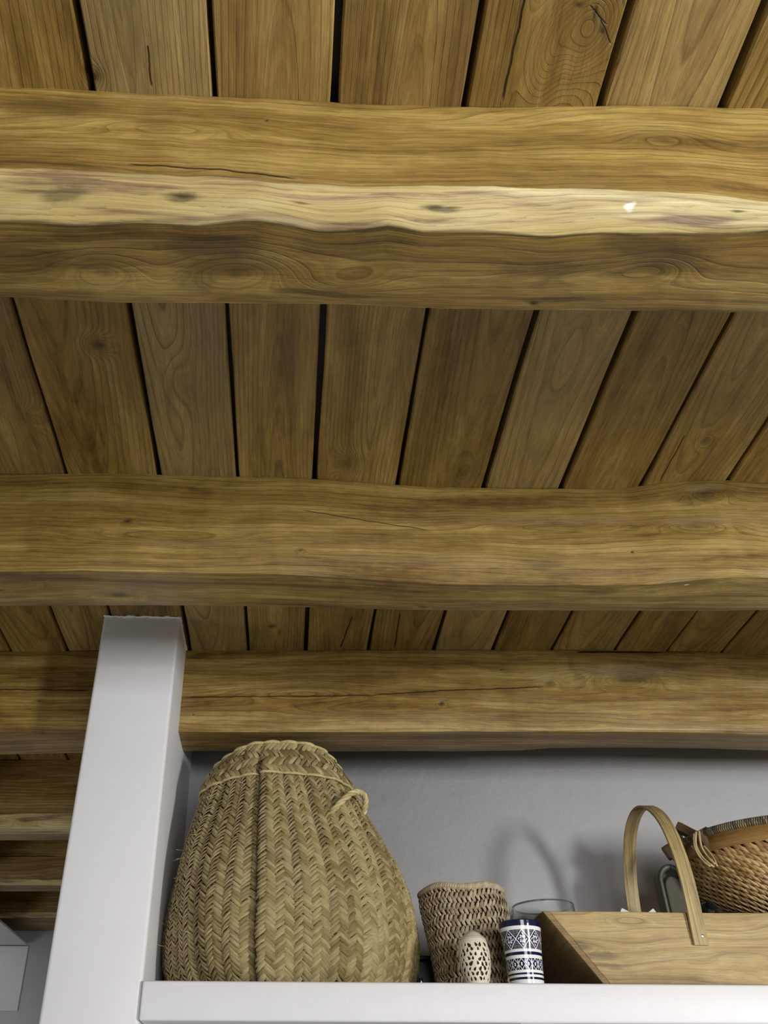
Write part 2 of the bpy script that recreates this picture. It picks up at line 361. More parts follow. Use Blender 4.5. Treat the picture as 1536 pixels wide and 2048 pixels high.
# ------------------------------------------------------------------ beams
def interp(pts):
    pts = sorted((float(a), float(b)) for a, b in pts); xs = [p[0] for p in pts]; vs = [p[1] for p in pts]
    return lambda x: float(np.interp(x, xs, vs))
class Beam:
    def __init__(s, front, fb, far, wane=None, xr=(-2.4, 2.6), seed=0, zb=ZB, frontY=None):
        s.xr = xr; s.seed = seed; s.zb = zb
        s.Yf = interp([(az(x, y, H)[0], az(x, y, H)[1]) for x, y in front]) if frontY is None else (lambda x: frontY)
        zf = []
        for x, y in fb:
            Y = s.Yf(0)
            for _ in range(4): p = ay(x, y, Y); Y = s.Yf(p[0])
            zf.append((p[0], p[2]))
        s.zf = interp(zf)
        s.Yl = interp([(az(x, y, zb + .004)[0], az(x, y, zb + .004)[1]) for x, y in wane]) if wane else (lambda X: s.Yf(X) + max(.003, 0.12 * (s.zf(X) - s.zb)))
        s.Yb = interp([(az(x, y, zb)[0], az(x, y, zb)[1]) for x, y in far])
        zm = np.mean([q[1] for q in zf]); s.v1 = H - zm
        Ym = np.mean([s.Yf(x) for x, _ in zf]); Yl = np.mean([s.Yl(x) for x, _ in zf]); Yb = np.mean([s.Yb(x) for x, _ in zf])
        s.v2 = s.v1 + math.hypot(zm - zb, Yl - Ym); s.v3 = s.v2 + (Yb - Yl); s.waned = bool(wane)
    def uv(s, px, py):
        Y = s.Yf(0)
        for _ in range(4): p = ay(px, py, Y); Y = s.Yf(p[0])
        if p[2] > s.zf(p[0]): return p[0], s.v1 * (H - p[2]) / (H - s.zf(p[0]))
        p = az(px, py, s.zb + .002); Yl, Yb = s.Yl(p[0]), s.Yb(p[0])
        if p[1] >= Yl: return p[0], s.v2 + (s.v3 - s.v2) * (p[1] - Yl) / (Yb - Yl)
        return p[0], (s.v1 + s.v2) / 2
    def K(s, px, py, a, b, K, dk): u, v = s.uv(px, py); return (u, v, a, b, K, dk)
    def C(s, p0, p1, w):
        a, b = s.uv(*p0), s.uv(*p1); return (a[0], a[1], b[0], b[1], w)
    def T(s, px, py, a, b, k): u, v = s.uv(px, py); return (u, v, a, b, k)
    def build(s, mat, label):
        n = int((s.xr[1] - s.xr[0]) / .012); xs = np.linspace(*s.xr, n); V, UV = [], []
        sd = s.seed * 17.3
        for X in xs:
            N = lambda a, b: mnoise.noise((X * a, b, sd))
            Yf = s.Yf(X) + .0015 * N(9, 1) + .001 * N(40, 2); zf = s.zf(X) + .0015 * N(8, 3) * .4 + .0004 * N(50, 4)
            Yl = s.Yl(X) + .0018 * N(12, 5); Yb = s.Yb(X) + .002 * N(6, 6) + .0008 * N(45, 7); zb = s.zb + .001 * N(4, 8)
            rows = []
            for t in (0, .04, .2, .4, .6, .8, .96): rows.append((Yf + .0012 * N(5, 20 + t * 9) * (1 if t else 0) + (.0015 if t == 0 else 0), H - .0005 + (zf - H) * t, s.v1 * t))
            rows.append((Yf + .0012, zf + (-.0004 if s.waned else -.0004), s.v1))
            mids = (.15, .4, .65, .88) if s.waned else ()
            for t in mids:
                bulge = .0035 * math.sin(math.pi * t) + (.002 * N(14, 30 + t * 5) if s.waned else 0)
                rows.append((Yf + (Yl - Yf) * t - bulge, zf + (zb - zf) * t, s.v1 + (s.v2 - s.v1) * t))
            rows.append((Yl, zb + .0006, s.v2))
            for t in (.06, .25, .5, .75, .94): rows.append((Yl + (Yb - Yl) * t, zb + .0012 * N(7, 40 + t * 9), s.v2 + (s.v3 - s.v2) * t))
            rows.append((Yb, zb + .0015, s.v3)); rows.append((Yb + .0015, zb + .004, s.v3 + .004)); rows.append((Yb + .003, H - .0005, s.v3 + .2))
            for (y, z, v) in rows: V.append((X, y, z)); UV.append((X, v))
        mm = len(rows); Fs = grid_faces(n, mm) + [(k * mm + mm - 1, k * mm, k * mm + mm, k * mm + 2 * mm - 1) for k in range(n - 1)]
        Fs += [tuple(range(mm)), tuple(range((n - 1) * mm, n * mm))[::-1]]
        o = mesh_obj('ceiling_beam', V, Fs, mat, None, True, UV); fix(o); o.data.set_sharp_from_angle(angle=math.radians(28))
        origin_to(o, (s.xr[0] / 2 + s.xr[1] / 2, s.Yf(.1) + .06, H))
        return props(o, label, 'beam', 'wooden beams under the plank ceiling')

B1 = Beam([(0, 172), (160, 178), (320, 185), (520, 193), (700, 203), (860, 210), (1050, 212), (1250, 208), (1400, 211), (1536, 213)],
          [(0, 335), (150, 338), (300, 345), (450, 350), (560, 362), (700, 368), (850, 370), (1000, 370), (1250, 378), (1400, 385), (1536, 400)],
          [(0, 596), (200, 605), (400, 607), (700, 612), (900, 618), (1200, 624), (1536, 628)],
          [(0, 440), (150, 446), (260, 443), (400, 447), (500, 437), (560, 445), (640, 460), (720, 457), (780, 448), (850, 462), (1000, 462), (1100, 468), (1200, 462), (1350, 462), (1450, 468), (1536, 460)], seed=1)
m1 = wood('beam_wood_near', seed=1.3, lam=.0085, warp=.035, lam2=.0165, split=B1.v2, wane=(B1.v1, B1.v2), line_amp=.55,
          knots=[B1.K(470, 540, .055, .022, .055, .35), B1.K(205, 540, .040, .020, .048, .25), B1.K(1300, 535, .045, .018, .044, .25), B1.K(690, 560, .05, .018, -.028, 0),
                 B1.K(330, 250, .09, .02, .03, 0), B1.K(1150, 545, .06, .014, .02, 0), B1.K(880, 240, .12, .02, -.02, 0), B1.K(1320, 270, .05, .02, .03, .1),
                 B1.K(1065, 606, .008, .005, .01, .9), B1.K(535, 240, .003, .003, .004, .9), B1.K(360, 411, .022, .0040, .0, .8), B1.K(875, 400, .020, .0045, 0, .85), B1.K(1475, 452, .016, .0028, 0, .8), B1.K(900, 442, .02, .002, 0, .7), B1.K(600, 374, .02, .0025, 0, .7),
                 B1.K(60, 418, .05, .006, 0, .35)],
          cracks=[B1.C((250, 326), (600, 357), .0016)],
          stain_shade=[B1.T(430, 495, .06, .016, .5), B1.T(400, 560, .03, .02, .35), B1.T(650, 590, .06, .006, .45), B1.T(1120, 600, .05, .005, .4), B1.T(30, 520, .08, .03, .3), B1.T(1080, 540, .06, .016, .22), B1.T(1290, 490, .05, .012, .35), B1.T(1287, 408, .004, .009, -.6), B1.T(1262, 464, .005, .005, -.8),
                  B1.T(120, 430, .03, .01, .5), B1.T(880, 398, .02, .004, .6), B1.T(360, 411, .022, .004, .6), B1.T(120, 215, .06, .03, .4)])
B1.build(m1, 'nearest ceiling beam with a pale bark-edge stripe and large swirling knots')

B2 = Beam([(0, 948), (200, 945), (400, 950), (560, 953), (700, 962), (850, 972), (1000, 975), (1150, 976), (1250, 974), (1330, 965), (1400, 960), (1470, 960), (1536, 964)],
          [(0, 1128), (300, 1128), (600, 1130), (768, 1133), (1000, 1135), (1300, 1137), (1536, 1140)],
          [(0, 1213), (300, 1212), (600, 1215), (840, 1221), (1000, 1222), (1300, 1223), (1536, 1222)], seed=2)
m2 = wood('beam_wood_middle', seed=5.1, lam=.0085, warp=.022, lam2=.0125, split=B2.v1, line_amp=.5, mid=(.24, .155, .036), light=(.38, .27, .082),
          knots=[B2.K(1415, 985, 0.0345, .016, 0.051, .5), B2.K(1400, 1052, 0.0575, .014, 0.0408, .12), B2.K(255, 1041, 0.0138, .008, 0.0204, .95), B2.K(240, 1190, 0.04025, .012, 0.051, .75), B2.K(30, 1165, 0.046, .014, 0.051, .1),
                 B2.K(845, 1211, 0.0161, .006, 0.0204, .6), B2.K(1375, 1168, 0.0575, .016, 0.0476, .1), B2.K(600, 1100, 0.0092, .005, 0.017, .6), B2.K(950, 1180, 0.069, .012, 0.0255, 0), B2.K(1263, 1103, 0.0046, .004, 0.0102, .9),
                 B2.K(330, 1075, 0.138, .014, -0.034, 0), B2.K(1130, 1050, 0.1725, .012, 0.0272, 0)],
          cracks=[B2.C((600, 1020), (860, 1060), .0009)],
          stain_shade=[B2.T(1195, 1180, .035, .018, .42), B2.T(1390, 1000, .04, .015, .3), B2.T(1100, 1130, .05, .006, .35), B2.T(1378, 1168, .005, .002, -.9), B2.T(500, 1050, .04, .03, .2)])
B2.build(m2, 'second ceiling beam, above the top of the white pillar, wavy upper edge')

B3 = Beam([(0, 1302), (380, 1300), (700, 1300), (900, 1299), (1200, 1299), (1400, 1303), (1536, 1308)],
          [(0, 1462), (360, 1461), (620, 1460), (800, 1458), (900, 1456), (1000, 1460), (1100, 1462), (1200, 1459), (1300, 1460), (1536, 1465)],
          [(0, 1510), (370, 1503), (900, 1504), (1040, 1502), (1100, 1497), (1200, 1496), (1400, 1498), (1536, 1502)], seed=3)
m3 = wood('beam_wood_niche', seed=9.4, lam2=.014, split=B3.v1, lam=.0105, warp=.03, line_amp=.5, light=(.40, .285, .092),
          knots=[B3.K(1250, 1355, 0.08625, .024, 0.085, .35), B3.K(1098, 1364, 0.023, .012, 0.034, .35), B3.K(883, 1407, 0.01035, .009, 0.0204, .97), B3.K(600, 1385, 0.138, .02, 0.051, 0), B3.K(1000, 1338, 0.0046, .003, 0.0068, .9),
                 B3.K(385, 1430, 0.0046, .004, 0.0068, .8), B3.K(80, 1400, 0.0092, .006, 0.0136, .85), B3.K(760, 1420, 0.1725, .018, -0.034, 0)],
          cracks=[B3.C((362, 1394), (760, 1390), .0014), B3.C((740, 1390), (1100, 1372), .0015), B3.C((-20, 1378), (185, 1380), .0018), B3.C((1150, 1303), (1330, 1303), .004)],
          stain_shade=[B3.T(400, 1312, .04, .012, .5), B3.T(1280, 1345, .05, .022, .3), B3.T(1150, 1345, .012, .05, .25)])  # last entry is a vertical cast shadow painted into the wood colour
B3.build(m3, 'ceiling beam with a long crack, directly above the basket niche')
m4 = wood('beam_wood_far', seed=14.2, lam=.012, warp=.03, line_amp=.5, wane=None)
B4 = Beam([(0, 1519), (200, 1520)], [(0, 1628), (150, 1625)], [(0, 1682), (150, 1681)], xr=(-2.4, .3), seed=4)
m4 = wood('beam_wood_far', seed=14.2, lam=.011, warp=.03, wane=(B4.v1, B4.v1 + (B4.v3 - B4.v1) * .6), knots=[B4.K(40, 1648, .04, .012, .03, .3)])
B4.build(m4, 'beam behind the white pillar with a mottled pale lower edge, first beyond the niche beam')
B5 = Beam([(0, 1632), (150, 1632)], [(0, 1770), (150, 1771)], [(0, 1784), (110, 1783)], xr=(-2.4, .3), seed=5)
m5 = wood('beam_wood_farther', seed=21.2, lam=.011, warp=.03, wane=(B5.v1 - .018, B5.v1 + .03), cracks=[B5.C((-60, 1712), (120, 1712), .002)])
B5.build(m5, 'fifth beam back, seen left of the pillar, thin pale strip along its bottom edge')
B6 = Beam([(0, 1720), (150, 1720)], [(0, 1836), (150, 1835)], [(0, 1861), (110, 1860)], xr=(-2.4, .3), seed=6)
m6 = wood('beam_wood_farthest', seed=31.2, lam=.011, warp=.03, wane=(B6.v1 - .02, B6.v1 + .05))
B6.build(m6, 'farthest and lowest looking beam, just above the boxed bulkhead corner')

# ------------------------------------------------------------------ woven slivers on a surface
def slivers(surf, th, s, dth, ds, wid, lift, normal_off=0.0, nl=5, nw=4, rnd=None, pinch=.55, twist=0.0):
    """surf(theta, s)->xyz arrays. th,s centres; (dth,ds) half-length vector in parameters per sliver; wid half width in metres."""
    th = np.asarray(th, float); n = len(th); s = np.asarray(s, float); dth = np.broadcast_to(dth, n); ds = np.broadcast_to(ds, n); wid = np.broadcast_to(wid, n)
    e = 1e-3
    def frame(a, b):
        p = surf(a, b); pt = (surf(a + e, b) - surf(a - e, b)) / (2 * e); ps = (surf(a, b + e) - surf(a, b - e)) / (2 * e)
        nn = np.cross(pt, ps); nn /= np.linalg.norm(nn, axis=-1, keepdims=True) + 1e-12; return p, pt, ps, nn
    V = np.zeros((n, nl, nw, 3)); U = np.zeros((n, nl, nw, 2))
    for i, t in enumerate(np.linspace(-1, 1, nl)):
        a = th + dth * t; b = np.clip(s + ds * t, -.02, 1.02)
        p, pt, ps, nn = frame(a, b)
        d = pt * dth[:, None] + ps * ds[:, None]; d /= np.linalg.norm(d, axis=-1, keepdims=True) + 1e-12
        side = np.cross(nn, d)
        hz = lift * (1 - 1.5 * t * t) + normal_off
        w = wid * (pinch + (1 - pinch) * math.sqrt(max(0, 1 - t * t)))
        for j, q in enumerate(np.linspace(-1, 1, nw)):
            V[:, i, j] = p + nn * (hz - (.45 * lift) * q * q + twist * q * wid)[:, None] + side * (q * w)[:, None]; U[:, i, j] = (t, q)
    U[..., 0] += 0
    base = np.array(grid_faces(nl, nw)); Fs = (base[None] + (np.arange(n) * nl * nw)[:, None, None]).reshape(-1, 4)
    if rnd is None: rnd = np.random.RandomState(1).rand(n)
    return V.reshape(-1, 3), Fs, U.reshape(-1, 2), np.repeat(rnd, nl * nw)
def cat(parts):
    V, Fs, U, Rn = [], [], [], []; k = 0
    for v, f, u, r in parts:
        V.append(v); Fs.append(np.asarray(f) + k); U.append(u); Rn.append(r); k += len(v)
    return np.vstack(V), np.vstack(Fs), np.vstack(U), np.concatenate(Rn)

# ------------------------------------------------------------------ large esparto basket
M_esp = fibre('esparto', (.23, .165, .06), (.51, .41, .20), (.07, .045, .013), .42, 14)
M_esp_dark = simple('esparto_gap_shade', (.075, .052, .02), .8, nscale=60)  # dark, so the shade between straw slivers is put into its colour
M_rope = fibre('esparto_rope', (.42, .33, .14), (.62, .52, .26), (.2, .14, .05), .5, 8)
zt = np.array([.2405, .262, .29, .329, .374, .421, .469, .518, .57, .622, .650, .666])
xl = np.array([-.205, -.219, -.228, -.232, -.2315, -.226, -.217, -.203, -.185, -.170, -.156, -.146])
xr_ = np.array([.235, .249, .258, .262, .259, .249, .231, .205, .176, .147, .129, .117])
BY = 1.888
N_BRAID = 24
th_seam = math.radians(-90 - 14)
def bigbasket(th, s, off=0.0):
    th = np.asarray(th, float); s = np.asarray(s, float); z = zt[0] + (zt[-1] - zt[0]) * s
    a = np.interp(z, zt, xl); b = np.interp(z, zt, xr_); cx = (a + b) / 2; rx = (b - a) / 2
    ry = rx * (.87 - .02 * s) ; cy = BY - .012 * s
    # braid grooves and the overlapping fold
    g = np.abs(np.sin((th - th_seam) * N_BRAID / 2)) ** .5 * .0060 - .0060
    d = (th - th_seam + np.pi) % (2 * np.pi) - np.pi
    fold = np.where(d > 0, .014 * np.exp(-d / .22), -.013 * np.exp(d / .09)) * np.clip((1 - s) * 5, 0, 1)
    fold = fold - .011 * np.exp(-((d + .012) / .014) ** 2) * np.clip((1 - s) * 5, 0, 1)
    lump = .004 * np.sin(th * 3 + s * 4) + .003 * np.sin(th * 7 + 2 + s * 7)
    r = g + fold + lump + off
    n = 2.35; c, q = np.cos(th), np.sin(th)
    k = (np.abs(c) ** n + np.abs(q) ** n) ** (-1 / n)
    return np.stack([cx + (rx + r) * c * k, cy + (ry + r) * q * k, z + .030 * s ** 3 * -np.sin(th) - .012 * s ** 4 * c * c], -1)
rs = np.random.RandomState(4)
bb = empty('large_straw_basket', (.015, BY, ZS), 'large bulging plaited straw basket, taller than everything else, beside the white pillar', 'basket')
NT, NS = 288, 40
TH, SS = np.meshgrid(np.linspace(0, 2 * np.pi, NT, endpoint=False), np.linspace(0, 1, NS))
Vb = bigbasket(TH.ravel(), SS.ravel(), -.0035)
Vi = bigbasket(TH.ravel(), SS.ravel(), -.012); Fb = grid_faces(NS, NT, True); Fi = [tuple(i + len(Vb) for i in f[::-1]) for f in Fb]
rimf = [((NS - 1) * NT + j, (NS - 1) * NT + (j + 1) % NT, (NS - 1) * NT + (j + 1) % NT + len(Vb), (NS - 1) * NT + j + len(Vb)) for j in range(NT)]
mesh_obj('basket_body', np.vstack([Vb, Vi]), list(map(tuple, Fb)) + Fi + rimf + [tuple(range(NT))[::-1]], M_esp_dark, bb)
parts = []
ncol = N_BRAID * 4; hgt = zt[-1] - zt[0]; nrow = 58
ths, sss, dts, dss, wd, rn = [], [], [], [], [], []
for c in range(ncol):
    tc_ = th_seam + (c + .5) * 2 * math.pi / ncol; sgn = 1 if c % 2 else -1
    braid = c // 4; boff = rs.rand(); br = rs.rand() * .5 if c % 4 == 0 else br
    for k in range(nrow + 1):
        ph = (k + boff * .15 + (braid * .37) % 1) / nrow
        if ph > .90: continue
        loc_w = np.interp(ph, [0, 1], [1.0, .55])
        ths.append(tc_ + rs.normal(0, .004)); sss.append(ph + rs.normal(0, .0015))
        dts.append(sgn * (math.pi / ncol) * 1.55); dss.append(-.0100 / hgt * (1.1 - .25 * ph) * rs.uniform(.85, 1.15)); wd.append((.0031 + .0009 * rs.rand()) * (1.05 - .28 * ph)); rn.append(np.clip(br + rs.rand() * .55, 0, 1))
v, f, u_, r_ = slivers(bigbasket, ths, sss, np.array(dts), np.array(dss), np.array(wd), .0032, .0003, 5, 4, np.array(rn), .5, .28)
props(mesh_obj('weave', v, f, M_esp, bb, True, u_, {'rnd': r_}), kind='stuff')
# rim band plaited around the mouth
def rimsurf(th, s):
    return bigbasket(th, .868 + .150 * np.asarray(s, float), 0.0065 + .003 * np.sin(np.asarray(s) * np.pi))
ths, sss, dts, dss, wd, rn = [], [], [], [], [], []
NR = 92
for row in range(4):
    sgn = 1 if row % 2 else -1
    for k in range(NR):
        ths.append((k + .5 * rs.rand() * .3 + row * .5) * 2 * math.pi / NR); sss.append((row + .5) / 4 + rs.normal(0, .01)); dts.append(.060 * rs.uniform(.9, 1.15)); dss.append(sgn * .165); wd.append(.0046); rn.append(rs.rand())
v, f, u_, r_ = slivers(rimsurf, ths, sss, np.array(dts), np.array(dss), np.array(wd), .0026, .0008, 5, 4, np.array(rn), .6)
props(mesh_obj('rim_band', v, f, M_esp, bb, True, u_, {'rnd': r_}), kind='stuff')
V0 = rimsurf(*[a.ravel() for a in np.meshgrid(np.linspace(0, 2 * np.pi, NT, endpoint=False), np.linspace(0, 1, 8))]) ; mesh_obj('rim_core', V0, grid_faces(8, NT, True), M_esp_dark, bb)
# rope along lower edge of the rim, lip at the mouth
for nm, sv, rad in (('rim_cord', 0.0, .0028), ('mouth_cord', 1.0, .0035)):
    path = [tuple(rimsurf(np.array(t), np.array(sv))) for t in np.linspace(0, 2 * np.pi, 260)]
    V, Fs = tube(path, rad, 8, .55, 3); mesh_obj(nm, V, Fs, M_rope, bb, True, [(i // 8 * .3, (i % 8) / 4 - 1) for i in range(len(V))], {'rnd': rs.rand(len(V)) * .3 + .5})
# rope handle on the right
def rope_path(pts, n=60):
    P = [Vector(p) for p in pts]; out = []
    for i in range(len(P) - 1):
        p0 = P[max(i - 1, 0)]; p1, p2 = P[i], P[i + 1]; p3 = P[min(i + 2, len(P) - 1)]
        for k in range(n // (len(P) - 1)):
            t = k / (n // (len(P) - 1)); out.append(.5 * ((2 * p1) + (p2 - p0) * t + (2 * p0 - 5 * p1 + 4 * p2 - p3) * t * t + (3 * p1 - p0 - 3 * p2 + p3) * t ** 3))
    out.append(P[-1]); return out
hp = [ay(651, 1645, 1.752), ay(656, 1634, 1.738), ay(678, 1608, 1.725), ay(703, 1587, 1.73), ay(721, 1585, 1.745), ay(731, 1599, 1.762), ay(728, 1622, 1.775), ay(721, 1644, 1.787), ay(718, 1656, 1.797)]
def rope(name, path, rad, parent, mat, strands=3, tw=.38):
    parts = []; P = path; n = len(P); Vall, Fall, U, Rn = [], [], [], []
    N = None; cents = [[] for _ in range(strands)]
    for i in range(n):
        T = (P[min(i + 1, n - 1)] - P[max(i - 1, 0)]).normalized(); N = T.orthogonal().normalized() if N is None else (N - T * N.dot(T)).normalized(); B = T.cross(N)
        for k in range(strands):
            a = 2 * math.pi * k / strands + tw * i; cents[k].append(P[i] + N * (math.cos(a) * rad * .55) + B * (math.sin(a) * rad * .55))
    for k in range(strands):
        V, Fs = tube(cents[k], rad * .62, 7); off = len(Vall); Vall += V; Fall += [tuple(i + off for i in f) for f in Fs]; U += [(i // 7 * .25, (i % 7) / 3 - 1) for i in range(len(V))]; Rn += [.3 + .3 * k] * len(V)
    return mesh_obj(name, Vall, Fall, mat, parent, True, U, {'rnd': Rn})
rope('rope_handle', rope_path(hp, 96), .0058, bb, M_rope)
# stray fibres
SV, SF = [], []
for k in range(70):
    t = rs.uniform(-math.pi, 0.1); s_ = rs.uniform(.1, .97); p = bigbasket(np.array(t), np.array(s_), .002); c = np.array([.015, BY, p[2]]); d = _n(p - c + rs.normal(0, .05, 3))
    if p[0] > .22: continue
    L = rs.uniform(.006, .018); q = rs.normal(0, .35, 3); pts = [Vector(p), Vector(p + d * L * .5 + q * L * .3), Vector(p + d * L + q * L)]
    V, Fs = tube(pts, .00045, 4); k0 = len(SV); SV += V; SF += [tuple(i + k0 for i in f) for f in Fs]
props(mesh_obj('stray_fibre', SV, SF, M_rope, bb, True, [(0, 0)] * len(SV), {'rnd': [.8] * len(SV)}), kind='stuff')

# ------------------------------------------------------------------ small open-weave palm basket
M_palm = fibre('palm_leaf', (.31, .24, .14), (.56, .47, .31), (.16, .10, .045), .6, 6, .3)
M_palm_dark = simple('palm_hole_shade', (.05, .033, .017), .8, nscale=80)  # dark, so the shade in the open weave sits in its colour
SX, SY, SH = ay(940, 1900, 1.84)[0], 1.84, .186
def palm(th, s, off=0.0):
    th = np.asarray(th, float); s = np.asarray(s, float)
    r = np.interp(s, [0, .5, .85, 1], [.074, .081, .085, .083]) + off + .0015 * np.sin(th * 3 + s * 5)
    top = .003 * np.sin(th * 2 + 1.0) + .0025 * np.sin(th * 5 + .6)
    z = ZS + SH * s + s * (top + .003 * np.cos(th))
    return np.stack([SX + .008 - .014 * s + r * np.cos(th), SY + r * np.sin(th), z], -1)
pb = empty('palm_leaf_basket', (SX, SY, ZS), 'small cylindrical open-weave palm-leaf basket behind the carved ceramic holder', 'basket')
A, B_ = np.meshgrid(np.linspace(0, 2 * np.pi, 96, endpoint=False), np.linspace(0, 1, 20))
V1 = palm(A.ravel(), B_.ravel(), -.006); V2 = palm(A.ravel(), B_.ravel(), -.009); f1 = grid_faces(20, 96, True)
mesh_obj('basket_body', np.vstack([V1, V2]), list(f1) + [tuple(i + len(V1) for i in f[::-1]) for f in f1] + [tuple(range(96))[::-1]], M_palm_dark, pb)  # added inner cylinder that reads as the shaded holes
parts = []; nrow = 9; nc = 58; ths, sss, dts, dss, wd, rn, tw = [], [], [], [], [], [], []
hel = 1.6 / nrow
for k in range(nrow + 2):
    for j in range(nc):
        t = -math.pi * 1.5 + 2 * math.pi * j / nc; base = (k + .5) / nrow + hel * (t + math.pi / 2) / (2 * math.pi) - .5 / nrow
        for q, (so, sl) in enumerate(((.17, 1), (-.25, -1))):
            s_ = base + so / nrow
            if not .015 < s_ < .975: continue
            ths.append(t + rs.normal(0, .008) + q * .05); sss.append(s_ + rs.normal(0, .003)); dts.append(sl * .040); dss.append(.040 * rs.uniform(.85, 1.1) if q == 0 else .034); wd.append(.0025 + .0007 * rs.rand()); rn.append(rs.rand())
parts.append(slivers(palm, ths, sss, np.array(dts), np.array(dss), np.array(wd), .0022, 0.0, 5, 4, np.array(rn), .45))
# horizontal twined core per row
for k in range(nrow + 2):
    tt = np.linspace(-math.pi * 1.5, math.pi * .5, 120); sc_ = (k + .5) / nrow + hel * (tt + math.pi / 2) / (2 * math.pi) - .5 / nrow; ok = (sc_ > .02) & (sc_ < .97)
    if ok.sum() > 2: parts.append(slivers(palm, tt[ok], sc_[ok], np.full(ok.sum(), .034), np.full(ok.sum(), hel * .034 / (2 * math.pi)), np.full(ok.sum(), .0020), .0006, -.0022, 3, 3, rs.rand(ok.sum()), 1.0))
# rim
tt = np.linspace(0, 2 * math.pi, 110, endpoint=False)
parts.append(slivers(palm, tt, np.full(110, .982), np.full(110, .05), np.full(110, .035), np.full(110, .0032), .003, .001, 5, 4, rs.rand(110) * .5 + .5, .5))
v, f, u_, r_ = cat(parts); props(mesh_obj('weave', v, f, M_palm, pb, True, u_, {'rnd': r_}), kind='stuff')

# ------------------------------------------------------------------ pierced stone egg holder
M_soap = simple('carved_stone', (.66, .60, .47), .45, nscale=90, namp=.14)
M_hole = simple('holder_hole_shade', (.06, .045, .03), .8)  # dark inner shell; shade inside the pierced holes put into its colour
EX, EY = ay(949, 1915, 1.697)[0], 1.697; EH = .088; e0 = ZS
prof_z = np.array([0, .03, .1, .25, .45, .6, .75, .83, .88, .93, .97, 1.0]); prof_r = np.array([.0195, .0205, .0225, .0258, .0275, .0272, .0250, .0225, .0185, .0135, .0085, .0002])
egg = empty('carved_egg_holder', (EX, EY, ZS), 'small cream carved egg-shaped holder pierced with leaf holes, in front of palm basket', 'ornament')
nth, nzz = 300, 110
tv = np.linspace(0, 2 * np.pi, nth, endpoint=False); zv = np.linspace(0, .83, nzz)
V = []
for z in zv:
    r = np.interp(z, prof_z, prof_r)
    V.append(np.stack([EX + r * np.cos(tv), EY + r * np.sin(tv), np.full(nth, e0 + EH * z)], -1))
V = np.vstack(V); holes = []
for row in range(8):
    for k in range(17):
        holes.append(((k + .5 * (row % 2) + rs.uniform(-.2, .2)) * 2 * math.pi / 17, .10 + row * .087 + rs.uniform(-.015, .015), rs.uniform(-.9, .9), rs.uniform(.7, 1.15)))
zc_ = (zv[:-1] + zv[1:]) / 2; tc_ = tv + math.pi / nth; keep = np.ones((nzz - 1, nth), bool); ZZ, TT = np.meshgrid(zc_, tc_, indexing='ij')
for (t, z, ang, sz) in holes:
    du = ((TT - t + np.pi) % (2 * np.pi) - np.pi) * .026; dz = (ZZ - z) * EH; a = du * math.cos(ang) + dz * math.sin(ang); b = -du * math.sin(ang) + dz * math.cos(ang)
    L = .0042 * sz; w = .0024 * sz * (1 - np.clip(b / L, -1, 1) * .6); keep &= ~((np.abs(b) < L) & (np.abs(a) < w * np.sqrt(np.clip(1 - (b / L) ** 2, 0, 1))))
Fs = []
for i in range(nzz - 1):
    for j in range(nth):
        if keep[i, j]: Fs.append((i * nth + j, i * nth + (j + 1) % nth, (i + 1) * nth + (j + 1) % nth, (i + 1) * nth + j))
o = mesh_obj('shell', V, Fs, M_soap, egg); sm = o.modifiers.new('thickness', 'SOLIDIFY'); sm.thickness = .0016; sm.offset = -1
mesh_obj('lining', *lathe([(np.interp(z, prof_z, prof_r) - .0036, e0 + .001 + EH * z) for z in np.linspace(0, .83, 12)], EX, EY, 40), M_hole, egg)
lp = [(.0232, .832), (.0236, .838), (.0228, .848)] + [(np.interp(z, prof_z, prof_r) + .0006, z) for z in (.86, .88, .905, .93, .95, .97, .985, .995, 1.0)]
mesh_obj('lid', *lathe([(r, e0 + EH * z) for r, z in lp], EX, EY, 64), M_soap, egg)

# ------------------------------------------------------------------ blue and white tumbler
TX, TY, THt = ay(1046, 1905, 1.701)[0], 1.701, .1005
def tum_pat(th, t):
    """1 = white, 0 = navy, .5.. handled as mix"""
    out = np.zeros_like(t)
    def band(a, b): return (t >= a) & (t < b)
    for a, b in ((.852, .911), (.504, .548), (.40, .452), (.178, .222), (.111, .148)): out[band(a, b)] = 1
    out[t < .074] = .93
    # upper frieze: diamonds
    k = 9; u = ((th * k / (2 * np.pi)) % 1) - .5; w = (t - .70) / .152; ins = band(.548, .852)
    au, aw = np.abs(u) * 2, np.abs(w); d = au + aw
    line = (np.abs(d - 1.0) < .075)
    r = np.hypot(u * 2, w); ang = np.arctan2(w, u * 2)
    flower = (d < .70); star = r < .22 + .10 * np.cos(ang * 8)
    dots = np.zeros_like(star)
    for (x0, y0) in ((.42, 0), (-.42, 0), (0, .44), (0, -.44)): dots |= np.hypot(u * 2 - x0, w - y0) < .10
    notch = (np.abs(np.sin(ang * 4 + .4)) > .80) & (r > .36) & (r < .66)
    inner = flower & ~star & ~dots & ~notch
    hatch = (d > 1.18) & ((np.sin(u * 95) * np.sin(w * 26)) > .62)
    out[ins & (line | inner | hatch)] = 1
    # lower frieze
    k = 16; u = ((th * k / (2 * np.pi)) % 1) - .5; w = (t - .311) / .089; ins = band(.222, .40)
    au, aw = np.abs(u) * 2, np.abs(w)
    out[ins & ((np.abs(au - aw) < .10) | ((au < .22 * (1.1 - aw)) & (aw > .25)) | ((au > .80) & (aw < .30)))] = 1
    return out
nt_, nzz = 560, 300
tv = np.linspace(0, 2 * np.pi, nt_, endpoint=False) ; zz = np.linspace(0, 1, nzz); TT, ZZ = np.meshgrid(tv, zz)
rad = np.interp(ZZ, [0, .012, .5, .95, 1], [.0280, .0292, .0322, .0372, .0376])
